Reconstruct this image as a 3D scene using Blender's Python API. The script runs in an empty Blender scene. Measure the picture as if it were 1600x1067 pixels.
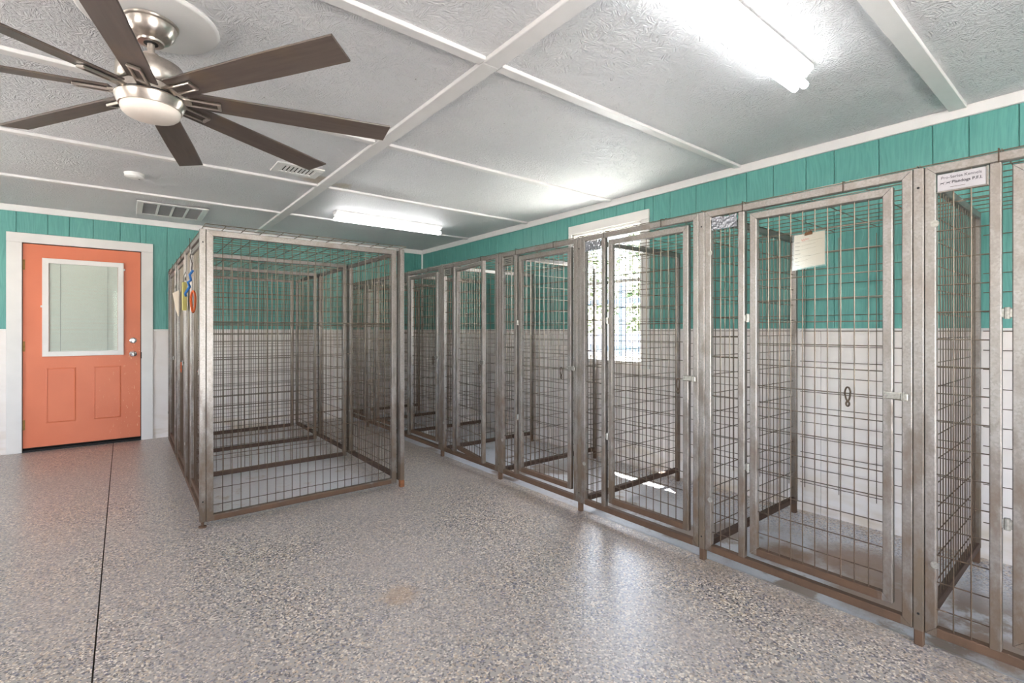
import bpy, math, random
from mathutils import Matrix, Vector
random.seed(7)
PI = math.pi
sc = bpy.context.scene
col = sc.collection

# ------------------------------------------------------------------ camera, world, sun, exposure
FPX, HORIZON = 765.0, 516.0
cam_d = bpy.data.cameras.new('camera')
cam_d.sensor_width = 36.0
cam_d.lens = FPX / 1600 * 36.0
cam_d.shift_y = (HORIZON - 533.5) / 1600
cam_d.clip_start = 0.05
cam = bpy.data.objects.new('camera', cam_d)
col.objects.link(cam)
cam.location = (0, 0, 1.21)
cam.rotation_euler = (PI / 2, 0, -math.atan2(607, 765))
sc.camera = cam

world = bpy.data.worlds.new('world')
sc.world = world
world.use_nodes = True
wnt = world.node_tree
sky = wnt.nodes.new('ShaderNodeTexSky')
sky.sky_type = 'NISHITA'
sky.sun_disc = False
sky.sun_elevation = math.radians(57)
sky.sun_rotation = math.radians(60)
wbg = wnt.nodes['Background']
# thin bright overcast: the clear-sky colour washed with white haze
haze = wnt.nodes.new('ShaderNodeMix')
haze.data_type = 'RGBA'
haze.inputs[0].default_value = 0.75
haze.inputs[7].default_value = (1.0, 0.985, 0.96, 1)
wnt.links.new(sky.outputs[0], haze.inputs[6])
wnt.links.new(haze.outputs[2], wbg.inputs[0])
wbg.inputs[1].default_value = 2.6

sun_d = bpy.data.lights.new('sun', 'SUN')
sun_d.energy = 42.0
sun_d.angle = math.radians(0.6)
sun_d.color = (1.0, 0.97, 0.93)
sun_o = bpy.data.objects.new('sun', sun_d)
col.objects.link(sun_o)
sun_o.rotation_euler = Vector((-0.27, -0.45, -0.92)).to_track_quat('-Z', 'Y').to_euler()

sc.view_settings.view_transform = 'Standard'
sc.view_settings.look = 'None'
sc.view_settings.gamma = 1.0
sc.view_settings.use_curve_mapping = False
sc.view_settings.exposure = 1.97
sc.cycles.caustics_reflective = False
sc.cycles.caustics_refractive = False
sc.cycles.sample_clamp_indirect = 6.0
sc.cycles.blur_glossy = 0.5
TUBE_STRENGTH = 3.6


def portal(x, y, z, w, h, rot):
    d = bpy.data.lights.new('portal', 'AREA')
    d.shape = 'RECTANGLE'
    d.size, d.size_y = w, h
    d.cycles.is_portal = True
    o = bpy.data.objects.new('portal', d)
    o.location, o.rotation_euler = (x, y, z), rot
    col.objects.link(o)


# room: X left..right, Y rear..far, Z
XL, XR, YN, YF, ZC = -3.56, 3.62, -2.45, 6.79, 2.44
WIN = (2.70, 3.56, 0.93, 2.19)          # window opening in the kennel wall: y0 y1 z0 z1
ADDED_LWIN = [(-0.4, 0.8, 0.95, 2.2), (3.3, 4.7, 0.95, 2.2)]   # unseen openings added in the opposite wall to light the room
ADDED_RDOOR = (-0.2, 1.7, 0.0, 2.2)           # doorway added behind the camera to let in daylight: x0 x1 z0 z1
portal(XR + .2, (WIN[0] + WIN[1]) / 2, (WIN[2] + WIN[3]) / 2, 1.26, .86, (0, PI / 2, 0))
for w in ADDED_LWIN:
    portal(XL - .2, (w[0] + w[1]) / 2, (w[2] + w[3]) / 2, w[3] - w[2], w[1] - w[0], (0, -PI / 2, 0))
portal((ADDED_RDOOR[0] + ADDED_RDOOR[1]) / 2, YN - .2, 1.1, 1.9, 2.2, (PI / 2, 0, 0))


# ------------------------------------------------------------------ materials
def srgb(r, g, b):
    return tuple(((c / 255 + 0.055) / 1.055) ** 2.4 if c > 10 else c / 255 / 12.92 for c in (r, g, b)) + (1,)


class NT:
    def __init__(s, name):
        s.m = bpy.data.materials.new(name)
        s.m.use_nodes = True
        s.t = s.m.node_tree
        s.b = s.t.nodes['Principled BSDF']

    def n(s, typ, **kw):
        nd = s.t.nodes.new('ShaderNode' + typ)
        for k, v in kw.items():
            if k.startswith('_'):
                setattr(nd, k[1:], v)
            else:
                key = int(k[1:]) if k[0] == 'i' and k[1:].isdigit() else k.replace('__', ' ')
                s.set(nd.inputs[key], v)
        return nd

    def set(s, sock, v):
        if isinstance(v, bpy.types.NodeSocket):
            s.t.links.new(v, sock)
        elif isinstance(v, bpy.types.Node):
            s.t.links.new(v.outputs[0], sock)
        else:
            sock.default_value = v

    def p(s, **kw):
        for k, v in kw.items():
            s.set(s.b.inputs[k.replace('__', ' ')], v)
        return s

    def pos(s, scale=(1, 1, 1)):
        g = s.n('NewGeometry')
        return s.n('Mapping', Vector=g.outputs['Position'], Scale=scale)

    def obj(s, scale=(1, 1, 1)):
        g = s.n('TexCoord')
        return s.n('Mapping', Vector=g.outputs['Object'], Scale=scale)

    def mix(s, f, a, b):
        nd = s.t.nodes.new('ShaderNodeMix')
        nd.data_type = 'RGBA'
        s.set(nd.inputs[0], f)
        s.set(nd.inputs[6], a)
        s.set(nd.inputs[7], b)
        return nd.outputs[2]

    def ramp(s, f, stops, const=False):
        nd = s.n('ValToRGB', Fac=f)
        cr = nd.color_ramp
        if const:
            cr.interpolation = 'CONSTANT'
        while len(cr.elements) < len(stops):
            cr.elements.new(0.5)
        for e, (p, c) in zip(cr.elements, stops):
            e.position = p
            e.color = c if isinstance(c, tuple) else (c, c, c, 1)
        return nd.outputs[0]

    def math(s, op, a, b=0.0, clamp=False):
        nd = s.n('Math', _operation=op, i0=a, i1=b)
        nd.use_clamp = clamp
        return nd.outputs[0]

    def mapr(s, v, a, b, c=0.0, d=1.0):
        return s.n('MapRange', Value=v, i1=a, i2=b, i3=c, i4=d).outputs[0]

    def blob(s, c, r, warp=.12, scale=9.0):
        """soft-edged stain round the point c"""
        g = s.n('NewGeometry')
        dv = s.n('VectorMath', _operation='SUBTRACT', i0=g.outputs['Position'], i1=c)
        ln = s.n('VectorMath', _operation='LENGTH', i0=dv.outputs[0]).outputs['Value']
        nz = s.n('TexNoise', Vector=g.outputs['Position'], Scale=scale, Detail=6.0, Roughness=.7)
        d = s.math('ADD', ln, s.math('MULTIPLY', s.math('SUBTRACT', nz.outputs[0], .5), warp * 4))
        return s.mapr(d, r, r * .55)

    def bump(s, h, strength=.2, dist=.01):
        nd = s.n('Bump', Height=h, Strength=strength, Distance=dist)
        s.set(s.b.inputs['Normal'], nd.outputs[0])
        return s


def plain(name, c, rough=.5, metal=0.0, var=.06, bump=0.0, nscale=30, **kw):
    t = NT(name)
    nz = t.n('TexNoise', Vector=t.pos(), Scale=nscale, Detail=4.0)
    d = tuple(x * (1 - var * 3) for x in c[:3]) + (1,)
    t.p(Base__Color=t.mix(t.mapr(nz.outputs[0], .35, .75), c, d), Roughness=rough, Metallic=metal, **kw)
    if bump:
        t.bump(nz.outputs[0], bump, .004)
    return t.m


M = {}
M['white'] = plain('white_paint', srgb(226, 224, 222), .45, var=.02, nscale=9)
M['casing'] = plain('casing_paint', srgb(226, 222, 218), .42, var=.02, nscale=6)
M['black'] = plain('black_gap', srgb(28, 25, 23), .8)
M['hole'] = plain('hole_shade_paint', srgb(18, 16, 15), .9)  # near-black colour standing for the shade inside drilled holes
M['backing'] = plain('stud_backing', srgb(150, 146, 140), .9)
M['plastic'] = plain('white_plastic', srgb(228, 227, 224), .4, var=.01)
M['duct'] = plain('vent_dark', srgb(60, 60, 60), .8)
M['filter'] = plain('vent_filter', srgb(128, 128, 129), .8, var=.05, nscale=60)
M['nickel'] = plain('brushed_nickel', srgb(205, 196, 186), .28, 1.0, var=.05, nscale=90)
M['chrome'] = plain('chrome', srgb(220, 220, 220), .12, 1.0, var=.01)
M['brass'] = plain('old_brass', srgb(140, 105, 62), .4, .9, var=.1)
M['dome'] = plain('frosted_dome', srgb(232, 222, 212), .35, var=.01)
M['blind'] = plain('blind_slat', srgb(214, 214, 206), .5, var=.01)
M['steel'] = plain('zinc_steel', srgb(165, 160, 152), .4, .75, var=.12, nscale=120)
M['hook'] = plain('rusty_hook', srgb(84, 66, 52), .6, .5, var=.2, nscale=150)
M['ink'] = plain('print_ink', srgb(52, 50, 54), .7)
M['fadeink'] = plain('faded_ink', srgb(96, 84, 76), .7)
M['redink'] = plain('red_ink', srgb(186, 70, 44), .7)
M['paper'] = plain('card_paper', srgb(205, 188, 168), .65, var=.015, nscale=12)
M['clip'] = plain('rusty_clip', srgb(104, 70, 40), .6, .4, var=.2, nscale=300)
M['yellow'] = plain('yellow_tag', srgb(196, 182, 104), .6, var=.03)
M['blue'] = plain('blue_nylon', srgb(40, 108, 178), .7)
M['orange'] = plain('orange_nylon', srgb(206, 92, 38), .7)
M['strap'] = plain('dark_strap', srgb(62, 55, 52), .8)
M['trunk'] = plain('bark', srgb(92, 78, 64), .9, var=.2)
M['ground'] = plain('outdoor_ground', srgb(180, 176, 170), .9, var=.1, nscale=2)
M['fence'] = plain('blue_grey_rail', srgb(96, 106, 126), .6)
M['shedwall'] = plain('outdoor_white_wall', srgb(150, 152, 170), .7, var=.02)
M['eave'] = plain('eave_board', srgb(215, 213, 210), .7)


def leaf(name, c):
    t = NT(name)
    nz = t.n('TexNoise', Vector=t.pos(), Scale=6.0, Detail=2.0)
    c2 = tuple(x * .45 for x in c[:3]) + (1,)
    t.p(Base__Color=t.mix(t.mapr(nz.outputs[0], .3, .7), c, c2), Roughness=.6)
    t.b.inputs['Subsurface Weight'].default_value = 0.0
    return t.m


M['leaf'] = leaf('leaf_green', srgb(74, 92, 44))
M['leaf2'] = leaf('leaf_pale', srgb(104, 116, 60))


def ceiling_mat():
    t = NT('painted_strand_board')
    p = t.pos()
    v = t.n('TexVoronoi', Vector=p, Scale=26.0)
    sep = t.n('SeparateColor', Color=v.outputs['Color'])
    ang = t.math('MULTIPLY', sep.outputs[0], 6.283)
    rot = t.n('VectorRotate', Vector=p, Axis=(0, 0, 1), Angle=ang)
    mp = t.n('Mapping', Vector=rot, Scale=(14, 150, 1))
    nz = t.n('TexNoise', Vector=mp, Scale=1.0, Detail=3.0)
    n2 = t.n('TexNoise', Vector=p, Scale=70.0, Detail=3.0)
    h = t.math('ADD', nz.outputs[0], t.math('MULTIPLY', n2.outputs[0], .6))
    h = t.math('ADD', h, t.math('MULTIPLY', sep.outputs[1], .25))
    big = t.n('TexNoise', Vector=p, Scale=.9, Detail=3.0)
    c = t.mix(t.mapr(big.outputs[0], .35, .7), srgb(224, 224, 225), srgb(212, 212, 214))
    dots = t.n('TexVoronoi', Vector=p, Scale=9.0)
    dsep = t.n('SeparateColor', Color=dots.outputs['Color'])
    dm = t.math('MULTIPLY', t.math('LESS_THAN', dots.outputs['Distance'], .035), t.math('GREATER_THAN', dsep.outputs[2], .72))
    c = t.mix(t.math('MULTIPLY', t.blob((1.24, 4.12, ZC), .14, .05, 14.0), .55), c, srgb(176, 150, 112))
    c = t.mix(t.math('MULTIPLY', t.blob((1.46, 4.16, ZC), .09, .04, 16.0), .45), c, srgb(186, 166, 126))
    t.p(Base__Color=t.mix(t.math('MULTIPLY', dm, .7), c, srgb(90, 84, 78)), Roughness=.40, Specular__IOR__Level=.32)
    t.bump(h, .9, .016)
    return t.m


M['ceiling'] = ceiling_mat()


def teal_mat(axis):
    t = NT('teal_siding_paint')
    p = t.pos((1, 1, 1))
    wob = t.n('TexNoise', Vector=t.pos((3, 3, 1.2)), Scale=1.6, Detail=2.0)
    vv = t.n('VectorMath', _operation='MULTIPLY_ADD', i0=wob.outputs['Color'], i1=(.10, .10, 0), i2=p)
    mp = t.n('Mapping', Vector=vv, Scale=(95, 95, 3.2))
    nz = t.n('TexNoise', Vector=mp, Scale=1.0, Detail=3.0)
    pl = t.n('TexNoise', Vector=t.pos(), Scale=2.0)
    c = t.mix(t.mapr(nz.outputs[0], .3, .7), srgb(80, 146, 138), srgb(97, 162, 153))
    t.p(Base__Color=c, Roughness=.4)
    t.bump(nz.outputs[0], .35, .004)
    return t.m


M['teal'] = teal_mat(0)


def wainscot_mat():
    t = NT('white_wainscot')
    nz = t.n('TexNoise', Vector=t.pos((1, 1, .6)), Scale=3.0, Detail=5.0)
    st = t.n('TexNoise', Vector=t.pos((1.5, 1.5, 5)), Scale=2.2, Detail=4.0)
    g = t.n('NewGeometry')
    z = t.n('SeparateXYZ', Vector=g.outputs['Position']).outputs[2]
    low = t.mapr(z, .35, .02)
    dirt = t.math('MULTIPLY', t.mapr(st.outputs[0], .45, .7), t.math('ADD', t.math('MULTIPLY', low, .5), .08))
    c = t.mix(t.mapr(nz.outputs[0], .35, .7), srgb(236, 228, 223), srgb(227, 218, 213))
    t.p(Base__Color=t.mix(dirt, c, srgb(186, 160, 118)), Roughness=.4)
    t.bump(nz.outputs[0], .05, .01)
    return t.m


M['wainscot'] = wainscot_mat()


def floor_mat(pad=False):
    t = NT('flake_epoxy' if not pad else 'kennel_pad_epoxy')
    p = t.pos()
    jit = t.n('TexNoise', Vector=p, Scale=260.0, Detail=1.0)
    pj = t.n('VectorMath', _operation='MULTIPLY_ADD', i0=jit.outputs['Color'], i1=(.004, .004, 0), i2=p)
    v = t.n('TexVoronoi', Vector=pj, Scale=140.0)
    sep = t.n('SeparateColor', Color=v.outputs['Color'])
    base = srgb(160, 149, 140) if not pad else srgb(190, 191, 197)
    fl = t.ramp(sep.outputs[0], [(0, base), (.50, srgb(228, 214, 194)), (.62, srgb(196, 170, 138)), (.73, srgb(124, 104, 88)), (.79, srgb(50, 47, 52)), (.90, srgb(74, 78, 112)), (.95, srgb(26, 24, 27))], True)
    g = t.n('NewGeometry')
    xyz = t.n('SeparateXYZ', Vector=g.outputs['Position'])
    big = t.n('TexNoise', Vector=p, Scale=1.3, Detail=5.0)
    med = t.n('TexNoise', Vector=p, Scale=5.0, Detail=6.0, Roughness=.7)
    if pad:
        dens = t.math('ADD', t.mapr(xyz.outputs[0], 3.0, 3.5, .06, .75), t.mapr(med.outputs[0], .5, .7, 0, .2), True)
    else:
        # bare worn patch inside the free-standing kennels, its pale tone also standing in for light
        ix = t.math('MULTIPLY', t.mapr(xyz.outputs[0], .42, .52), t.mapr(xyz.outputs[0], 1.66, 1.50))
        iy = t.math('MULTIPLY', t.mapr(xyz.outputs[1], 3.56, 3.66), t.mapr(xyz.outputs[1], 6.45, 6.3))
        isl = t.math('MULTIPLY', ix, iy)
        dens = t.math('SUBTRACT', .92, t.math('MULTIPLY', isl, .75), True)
        wear = t.mapr(big.outputs[0], .35, .75)
        dens = t.math('MULTIPLY', dens, t.math('SUBTRACT', 1.0, t.math('MULTIPLY', wear, .35)))
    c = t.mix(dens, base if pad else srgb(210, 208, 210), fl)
    # brown water stains with their own outline
    if pad:
        sy = t.n('TexNoise', Vector=p, Scale=1.7, Detail=7.0, Roughness=.65)
        stain = t.math('MULTIPLY', t.mapr(sy.outputs[0], .52, .56), t.mapr(xyz.outputs[0], 3.25, 2.95))
        c = t.mix(t.math('MULTIPLY', stain, .8), c, srgb(120, 94, 68))
        for cc, rr in (((3.03, .86, 0), .30), ((2.72, .70, 0), .25), ((2.82, 1.16, 0), .19), ((2.62, .30, 0), .17), ((3.0, .2, 0), .14)):
            c = t.mix(t.math('MULTIPLY', t.blob(cc, rr, .05, 11.0), .85), c, srgb(124, 92, 62))
        edge = t.math('MULTIPLY', t.mapr(xyz.outputs[0], 2.62, 2.46), t.mapr(med.outputs[0], .5, .7))
        c = t.mix(t.math('MULTIPLY', edge, .5), c, srgb(130, 104, 78))
        rear = t.math('MULTIPLY', t.mapr(xyz.outputs[0], 3.50, 3.60), t.mapr(med.outputs[0], .4, .65))
        c = t.mix(t.math('MULTIPLY', rear, .6), c, srgb(176, 140, 86))
    else:
        lane = t.math('MULTIPLY', t.mapr(xyz.outputs[0], 2.18, 2.42), t.mapr(med.outputs[0], .42, .62))
        c = t.mix(t.math('MULTIPLY', lane, .5), c, srgb(140, 116, 88))
        st = t.math('MULTIPLY', t.mapr(med.outputs[0], .57, .66), isl)
        c = t.mix(t.math('MULTIPLY', st, .75), c, srgb(150, 118, 86))
        c = t.mix(t.math('MULTIPLY', t.blob((.99, 2.07, 0), .10, .03, 14.0), .4), c, srgb(176, 136, 92))
        dirt = t.math('MULTIPLY', t.mapr(big.outputs[0], .3, .8), .45)
        c = t.mix(dirt, c, srgb(146, 124, 104))
    fine = t.n('TexNoise', Vector=p, Scale=90.0, Detail=2.0)
    t.p(Base__Color=c, Roughness=t.mapr(big.outputs[0], .3, .7, (.30), .42))
    t.bump(t.math('ADD', fine.outputs[0], t.math('MULTIPLY', sep.outputs[1], .3)), .06, .004)
    t.b.inputs['Specular IOR Level'].default_value = .6
    t.p(Coat__Weight=.25, Coat__Roughness=.3)
    return t.m


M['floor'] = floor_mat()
M['pad'] = floor_mat(True)


def galv(name, bias, rustc=srgb(84, 61, 44), wire=False):
    """zinc tube; rust has crept up from the wet floor"""
    t = NT(name)
    p = t.pos()
    g = t.n('NewGeometry')
    z = t.n('SeparateXYZ', Vector=g.outputs['Position']).outputs[2]
    n1 = t.n('TexNoise', Vector=t.pos((1, 1, .5)), Scale=14.0, Detail=5.0, Roughness=.65)
    n2 = t.n('TexVoronoi', Vector=p, Scale=150.0)
    spang = t.n('SeparateColor', Color=n2.outputs['Color']).outputs[0]
    base = t.mix(spang, srgb(134, 127, 122), srgb(150, 143, 138))
    base = t.mix(t.mapr(n1.outputs[0], .45, .75), base, srgb(126, 115, 107))
    if wire:
        base = srgb(120, 108, 94)
    hgt = t.mapr(z, 1.55, .05, 0.0, 1.0)
    f = t.math('ADD', t.math('MULTIPLY', hgt, .75), t.math('MULTIPLY', n1.outputs[0], .9))
    f = t.mapr(f, 1.02 - bias, 1.45 - bias)
    r = t.mix(t.mapr(n1.outputs[0], .35, .7), rustc, tuple(x * 1.35 for x in rustc[:3]) + (1,))
    t.p(Base__Color=t.mix(f, base, r), Roughness=t.mapr(f, 0, 1, .42, .75), Metallic=t.mapr(f, 0, 1, .55, .05))
    t.bump(n1.outputs[0], .08, .002)
    return t.m


M['galv'] = galv('galvanized_tube', 0.25, srgb(86, 70, 56))
M['galv_old'] = galv('dull_galvanized_tube', .35, srgb(92, 78, 64))
M['rail'] = galv('rusty_bottom_rail', .42)
M['dark_rail'] = galv('dark_rusted_rail', .85, srgb(66, 46, 34))
M['wire'] = galv('mesh_wire', .50, srgb(76, 58, 43), True)


def blade_mat():
    t = NT('fan_blade_veneer')
    nz = t.n('TexNoise', Vector=t.obj((3, 40, 40)), Scale=1.5, Detail=4.0)
    n2 = t.n('TexNoise', Vector=t.obj(), Scale=5.0, Detail=3.0)
    c = t.mix(t.mapr(nz.outputs[0], .3, .7), srgb(82, 71, 65), srgb(96, 85, 78))
    c = t.mix(t.math('MULTIPLY', t.mapr(n2.outputs[0], .55, .75), .5), c, srgb(112, 92, 68))
    t.p(Base__Color=c, Roughness=.42)
    return t.m


M['blade'] = blade_mat()


def door_mat():
    t = NT('orange_door_paint')
    p = t.pos()
    nz = t.n('TexNoise', Vector=p, Scale=2.5, Detail=3.0)
    sc_ = t.n('TexNoise', Vector=t.pos((30, 30, 12)), Scale=1.6, Detail=6.0, Roughness=.75)
    g = t.n('NewGeometry')
    xyz = t.n('SeparateXYZ', Vector=g.outputs['Position'])
    rgt = t.math('MULTIPLY', t.mapr(xyz.outputs[0], -.30, .1), t.mapr(xyz.outputs[2], 1.25, 1.0))
    m = t.math('MULTIPLY', t.mapr(sc_.outputs[0], .61, .66), rgt)
    c = t.mix(t.mapr(nz.outputs[0], .3, .7), srgb(218, 120, 84), srgb(210, 112, 77))
    t.p(Base__Color=t.mix(t.math('MULTIPLY', m, .7), c, srgb(240, 190, 150)), Roughness=.45)
    return t.m


M['door'] = door_mat()


def foil_mat():
    t = NT('crumpled_foil_tape')
    v = t.n('TexVoronoi', Vector=t.pos(), Scale=70.0, _feature='F1')
    t.p(Base__Color=srgb(150, 150, 156), Roughness=.32, Metallic=.95)
    t.bump(v.outputs['Distance'], .5, .006)
    return t.m


M['foil'] = foil_mat()


def glass_mat(name, ior):
    t = NT(name)
    tr = t.n('BsdfTransparent', Color=(.96, .98, .97, 1))
    gl = t.n('BsdfGlossy', Roughness=.02)
    bf = t.n('NewGeometry').outputs['Backfacing']
    fr = t.n('Fresnel', IOR=t.mapr(bf, 0, 1, ior, 1 / ior))     # thin sheet: same reflectance from both faces
    mx = t.n('MixShader', i0=fr.outputs[0], i1=tr.outputs[0], i2=gl.outputs[0])
    t.t.links.new(mx.outputs[0], t.t.nodes['Material Output'].inputs[0])
    return t.m


M['glass'] = glass_mat('window_glass', 1.4)
M['coated'] = glass_mat('coated_glass', 1.18)


def sleeve_mat():
    t = NT('clear_sleeve')
    tr = t.n('BsdfTransparent', Color=(.93, .95, .94, 1))
    gl = t.n('BsdfGlossy', Roughness=.15)
    mx = t.n('MixShader', i0=.12, i1=tr.outputs[0], i2=gl.outputs[0])
    t.t.links.new(mx.outputs[0], t.t.nodes['Material Output'].inputs[0])
    return t.m


M['sleeve'] = sleeve_mat()
tube_t = NT('fluorescent_tube')
tube_t.p(Base__Color=(1, 1, 1, 1), Emission__Color=(.97, .985, 1.0, 1), Emission__Strength=TUBE_STRENGTH)
M['tube'] = tube_t.m


# ------------------------------------------------------------------ geometry helpers
class MB:
    """collects vertices and faces; build() links them as one mesh object"""

    def __init__(s):
        s.v, s.f = [], []

    def add(s, vs, fs):
        b = len(s.v)
        s.v += [tuple(v) for v in vs]
        s.f += [tuple(i + b for i in f) for f in fs]
        return s

    def box(s, x0, x1, y0, y1, z0, z1):
        vs = [(x, y, z) for z in (z0, z1) for y in (y0, y1) for x in (x0, x1)]
        return s.add(vs, [(0, 2, 3, 1), (4, 5, 7, 6), (0, 1, 5, 4), (2, 6, 7, 3), (0, 4, 6, 2), (1, 3, 7, 5)])

    def bbox(s, x0, x1, y0, y1, z0, z1, c=.003):
        """box with chamfered edges"""
        c = min(c, .45 * min(x1 - x0, y1 - y0, z1 - z0))
        import itertools
        vs, idx = [], {}
        lo, hi = (x0, y0, z0), (x1, y1, z1)
        for sg in itertools.product((0, 1), repeat=3):
            for ax in range(3):
                q = []
                for k in range(3):
                    e = hi[k] if sg[k] else lo[k]
                    if k != ax:
                        e = e - c if sg[k] else e + c
                    q.append(e)
                idx[(sg, ax)] = len(vs)
                vs.append(q)
        fs = []
        for ax in range(3):
            o = [k for k in range(3) if k != ax]
            for sd in (0, 1):
                ring = []
                for a, b in ((0, 0), (1, 0), (1, 1), (0, 1)):
                    sg = [0, 0, 0]
                    sg[ax], sg[o[0]], sg[o[1]] = sd, a, b
                    ring.append(idx[(tuple(sg), ax)])
                fs.append(ring)
        for ax in range(3):      # edges along ax
            o = [k for k in range(3) if k != ax]
            for a, b in itertools.product((0, 1), repeat=2):
                q = []
                for sd, order in ((0, (0, 1)), (1, (1, 0))):
                    sg = [0, 0, 0]
                    sg[ax], sg[o[0]], sg[o[1]] = sd, a, b
                    for k in order:
                        q.append(idx[(tuple(sg), o[k])])
                fs.append(q)
        for sg in itertools.product((0, 1), repeat=3):
            fs.append([idx[(sg, 0)], idx[(sg, 1)], idx[(sg, 2)]])
        return s.add(vs, fs)

    def loft(s, rings, caps=True, closed=True):
        n = len(rings[0])
        b = len(s.v)
        for r in rings:
            s.v += [tuple(p) for p in r]
        for i in range(len(rings) - 1):
            for j in range(n if closed else n - 1):
                k = (j + 1) % n
                s.f.append((b + i * n + j, b + i * n + k, b + (i + 1) * n + k, b + (i + 1) * n + j))
        if caps:
            s.f.append(tuple(b + j for j in reversed(range(n))))
            s.f.append(tuple(b + (len(rings) - 1) * n + j for j in range(n)))
        return s

    def wire(s, p, q, r, n=5):
        p, q = Vector(p), Vector(q)
        d = (q - p).normalized()
        a = d.orthogonal().normalized()
        c = d.cross(a)
        R = [[e + a * (r * math.cos(2 * PI * k / n)) + c * (r * math.sin(2 * PI * k / n)) for k in range(n)] for e in (p, q)]
        return s.loft(R)

    def path(s, pts, r, n=6, closed=False):
        pts = [Vector(p) for p in pts]
        rings, prev = [], None
        m = len(pts)
        for i, p in enumerate(pts):
            if closed:
                d = (pts[(i + 1) % m] - pts[i - 1]).normalized()
            else:
                d = (pts[min(i + 1, m - 1)] - pts[max(i - 1, 0)]).normalized()
            a = d.orthogonal().normalized() if prev is None else (prev - d * prev.dot(d)).normalized()
            prev = a
            c = d.cross(a)
            rings.append([p + a * (r * math.cos(2 * PI * k / n)) + c * (r * math.sin(2 * PI * k / n)) for k in range(n)])
        if closed:
            rings.append(rings[0])
        return s.loft(rings, not closed)

    def lathe(s, prof, cx, cy, n=32):
        rings = [[(cx + r * math.cos(2 * PI * k / n), cy + r * math.sin(2 * PI * k / n), z) for k in range(n)] for r, z in prof]
        return s.loft(rings)

    def prism(s, poly, ext):
        """polygon (3d points) swept along ext"""
        e = Vector(ext)
        return s.loft([[Vector(p) for p in poly], [Vector(p) + e for p in poly]])

    def build(s, name, mat, parent=None, loc=(0, 0, 0), smooth=False):
        me = bpy.data.meshes.new(name)
        me.from_pydata([(x - loc[0], y - loc[1], z - loc[2]) for x, y, z in s.v], [], s.f)
        import bmesh
        bm = bmesh.new()
        bm.from_mesh(me)
        bmesh.ops.recalc_face_normals(bm, faces=bm.faces)
        bm.to_mesh(me)
        bm.free()
        me.materials.append(mat)
        if smooth:
            me.polygons.foreach_set('use_smooth', [True] * len(me.polygons))
            try:
                me.set_sharp_from_angle(angle=math.radians(40))
            except Exception:
                pass
        o = bpy.data.objects.new(name, me)
        col.objects.link(o)
        o.location = loc
        if parent is not None:
            o.parent = parent
        return o


def B(*a, **k):
    return MB().box(*a, **k)


def BB(*a, **k):
    return MB().bbox(*a, **k)


def empty(name, loc=(0, 0, 0)):
    o = bpy.data.objects.new(name, None)
    o.location = loc
    o.empty_display_size = .1
    col.objects.link(o)
    return o


def tag(o, label=None, cat=None, group=None, kind=None):
    if label:
        o['label'] = label
    if cat:
        o['category'] = cat
    if group:
        o['group'] = group
    if kind:
        o['kind'] = kind
    return o


def copy_tree(o, parent=None):
    c = o.copy()
    col.objects.link(c)
    c.parent = parent
    for ch in list(o.children):
        copy_tree(ch, c)
    return c


def text_mesh(name, body, size, mat, parent, mw, bold=0.0):
    cu = bpy.data.curves.new(name, 'FONT')
    cu.body = body
    cu.size = size
    cu.align_x = 'CENTER'
    cu.align_y = 'CENTER'
    cu.extrude = .0003
    cu.offset = bold
    tmp = bpy.data.objects.new(name + '_tmp', cu)
    col.objects.link(tmp)
    dg = bpy.context.evaluated_depsgraph_get()
    me = bpy.data.meshes.new_from_object(tmp.evaluated_get(dg))
    bpy.data.objects.remove(tmp)
    me.transform(mw)
    me.materials.clear()
    me.materials.append(mat)
    o = bpy.data.objects.new(name, me)
    col.objects.link(o)
    o.parent = parent
    return o


T = .033
ZT = 1.83


def frame_tubes(m, plane, a0, a1, z0, z1, d0, d1, t=T, gap=.0007):
    """welded rectangular tube frame with mitred corners. plane 'x': lies in YZ at x d0..d1; plane 'y': lies in XZ at y d0..d1"""
    ch = .003

    def P(a, d, z):
        return (d, a, z) if plane == 'x' else (a, d, z)
    sec = [(0, ch), (ch, 0), (1 - ch, 0), (1, ch), (1, 1 - ch), (1 - ch, 1), (ch, 1), (0, 1 - ch)]

    def section():
        w = d1 - d0
        return [(0, ch), (ch, 0), (w - ch, 0), (w, ch), (w, t - ch), (w - ch, t), (ch, t), (0, t - ch)]   # (depth, inset from outer edge)
    S = section()
    # bottom, top (run along a), left, right (run along z)
    for zz, sg in ((z0, 1), (z1, -1)):
        m.loft([[P(a0 + i + gap, d0 + d, zz + sg * i) for d, i in S], [P(a1 - i - gap, d0 + d, zz + sg * i) for d, i in S]])
    for aa, sg in ((a0, 1), (a1, -1)):
        m.loft([[P(aa + sg * i, d0 + d, z0 + i + gap) for d, i in S], [P(aa + sg * i, d0 + d, z1 - i - gap) for d, i in S]])
    return m


# ------------------------------------------------------------------ the room
# floor: two flake slabs with a saw joint, and the lower kennel pad along the wall
floor = tag(B(XL, XR + .1, YN, YF + .1, -.16, -.05).build('floor', M['black']), 'speckled flake epoxy floor', kind='structure')
JX = -.085
B(JX - .0045, JX + .0045, YN, YF + .1, -.06, -.004).build('joint_filler', plain('joint_dirt', srgb(58, 48, 42), .9), floor)
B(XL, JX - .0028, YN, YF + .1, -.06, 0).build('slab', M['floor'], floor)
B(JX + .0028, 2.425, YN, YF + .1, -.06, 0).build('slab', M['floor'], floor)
pad = MB()
pad.loft([[(2.425, y, -.06), (2.425, y, -.001), (2.445, y, -.006), (2.47, y, -.015), (XR + .1, y, -.015), (XR + .1, y, -.06)] for y in (YN, YF + .1)])
pad.build('pad', M['pad'], floor)

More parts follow.
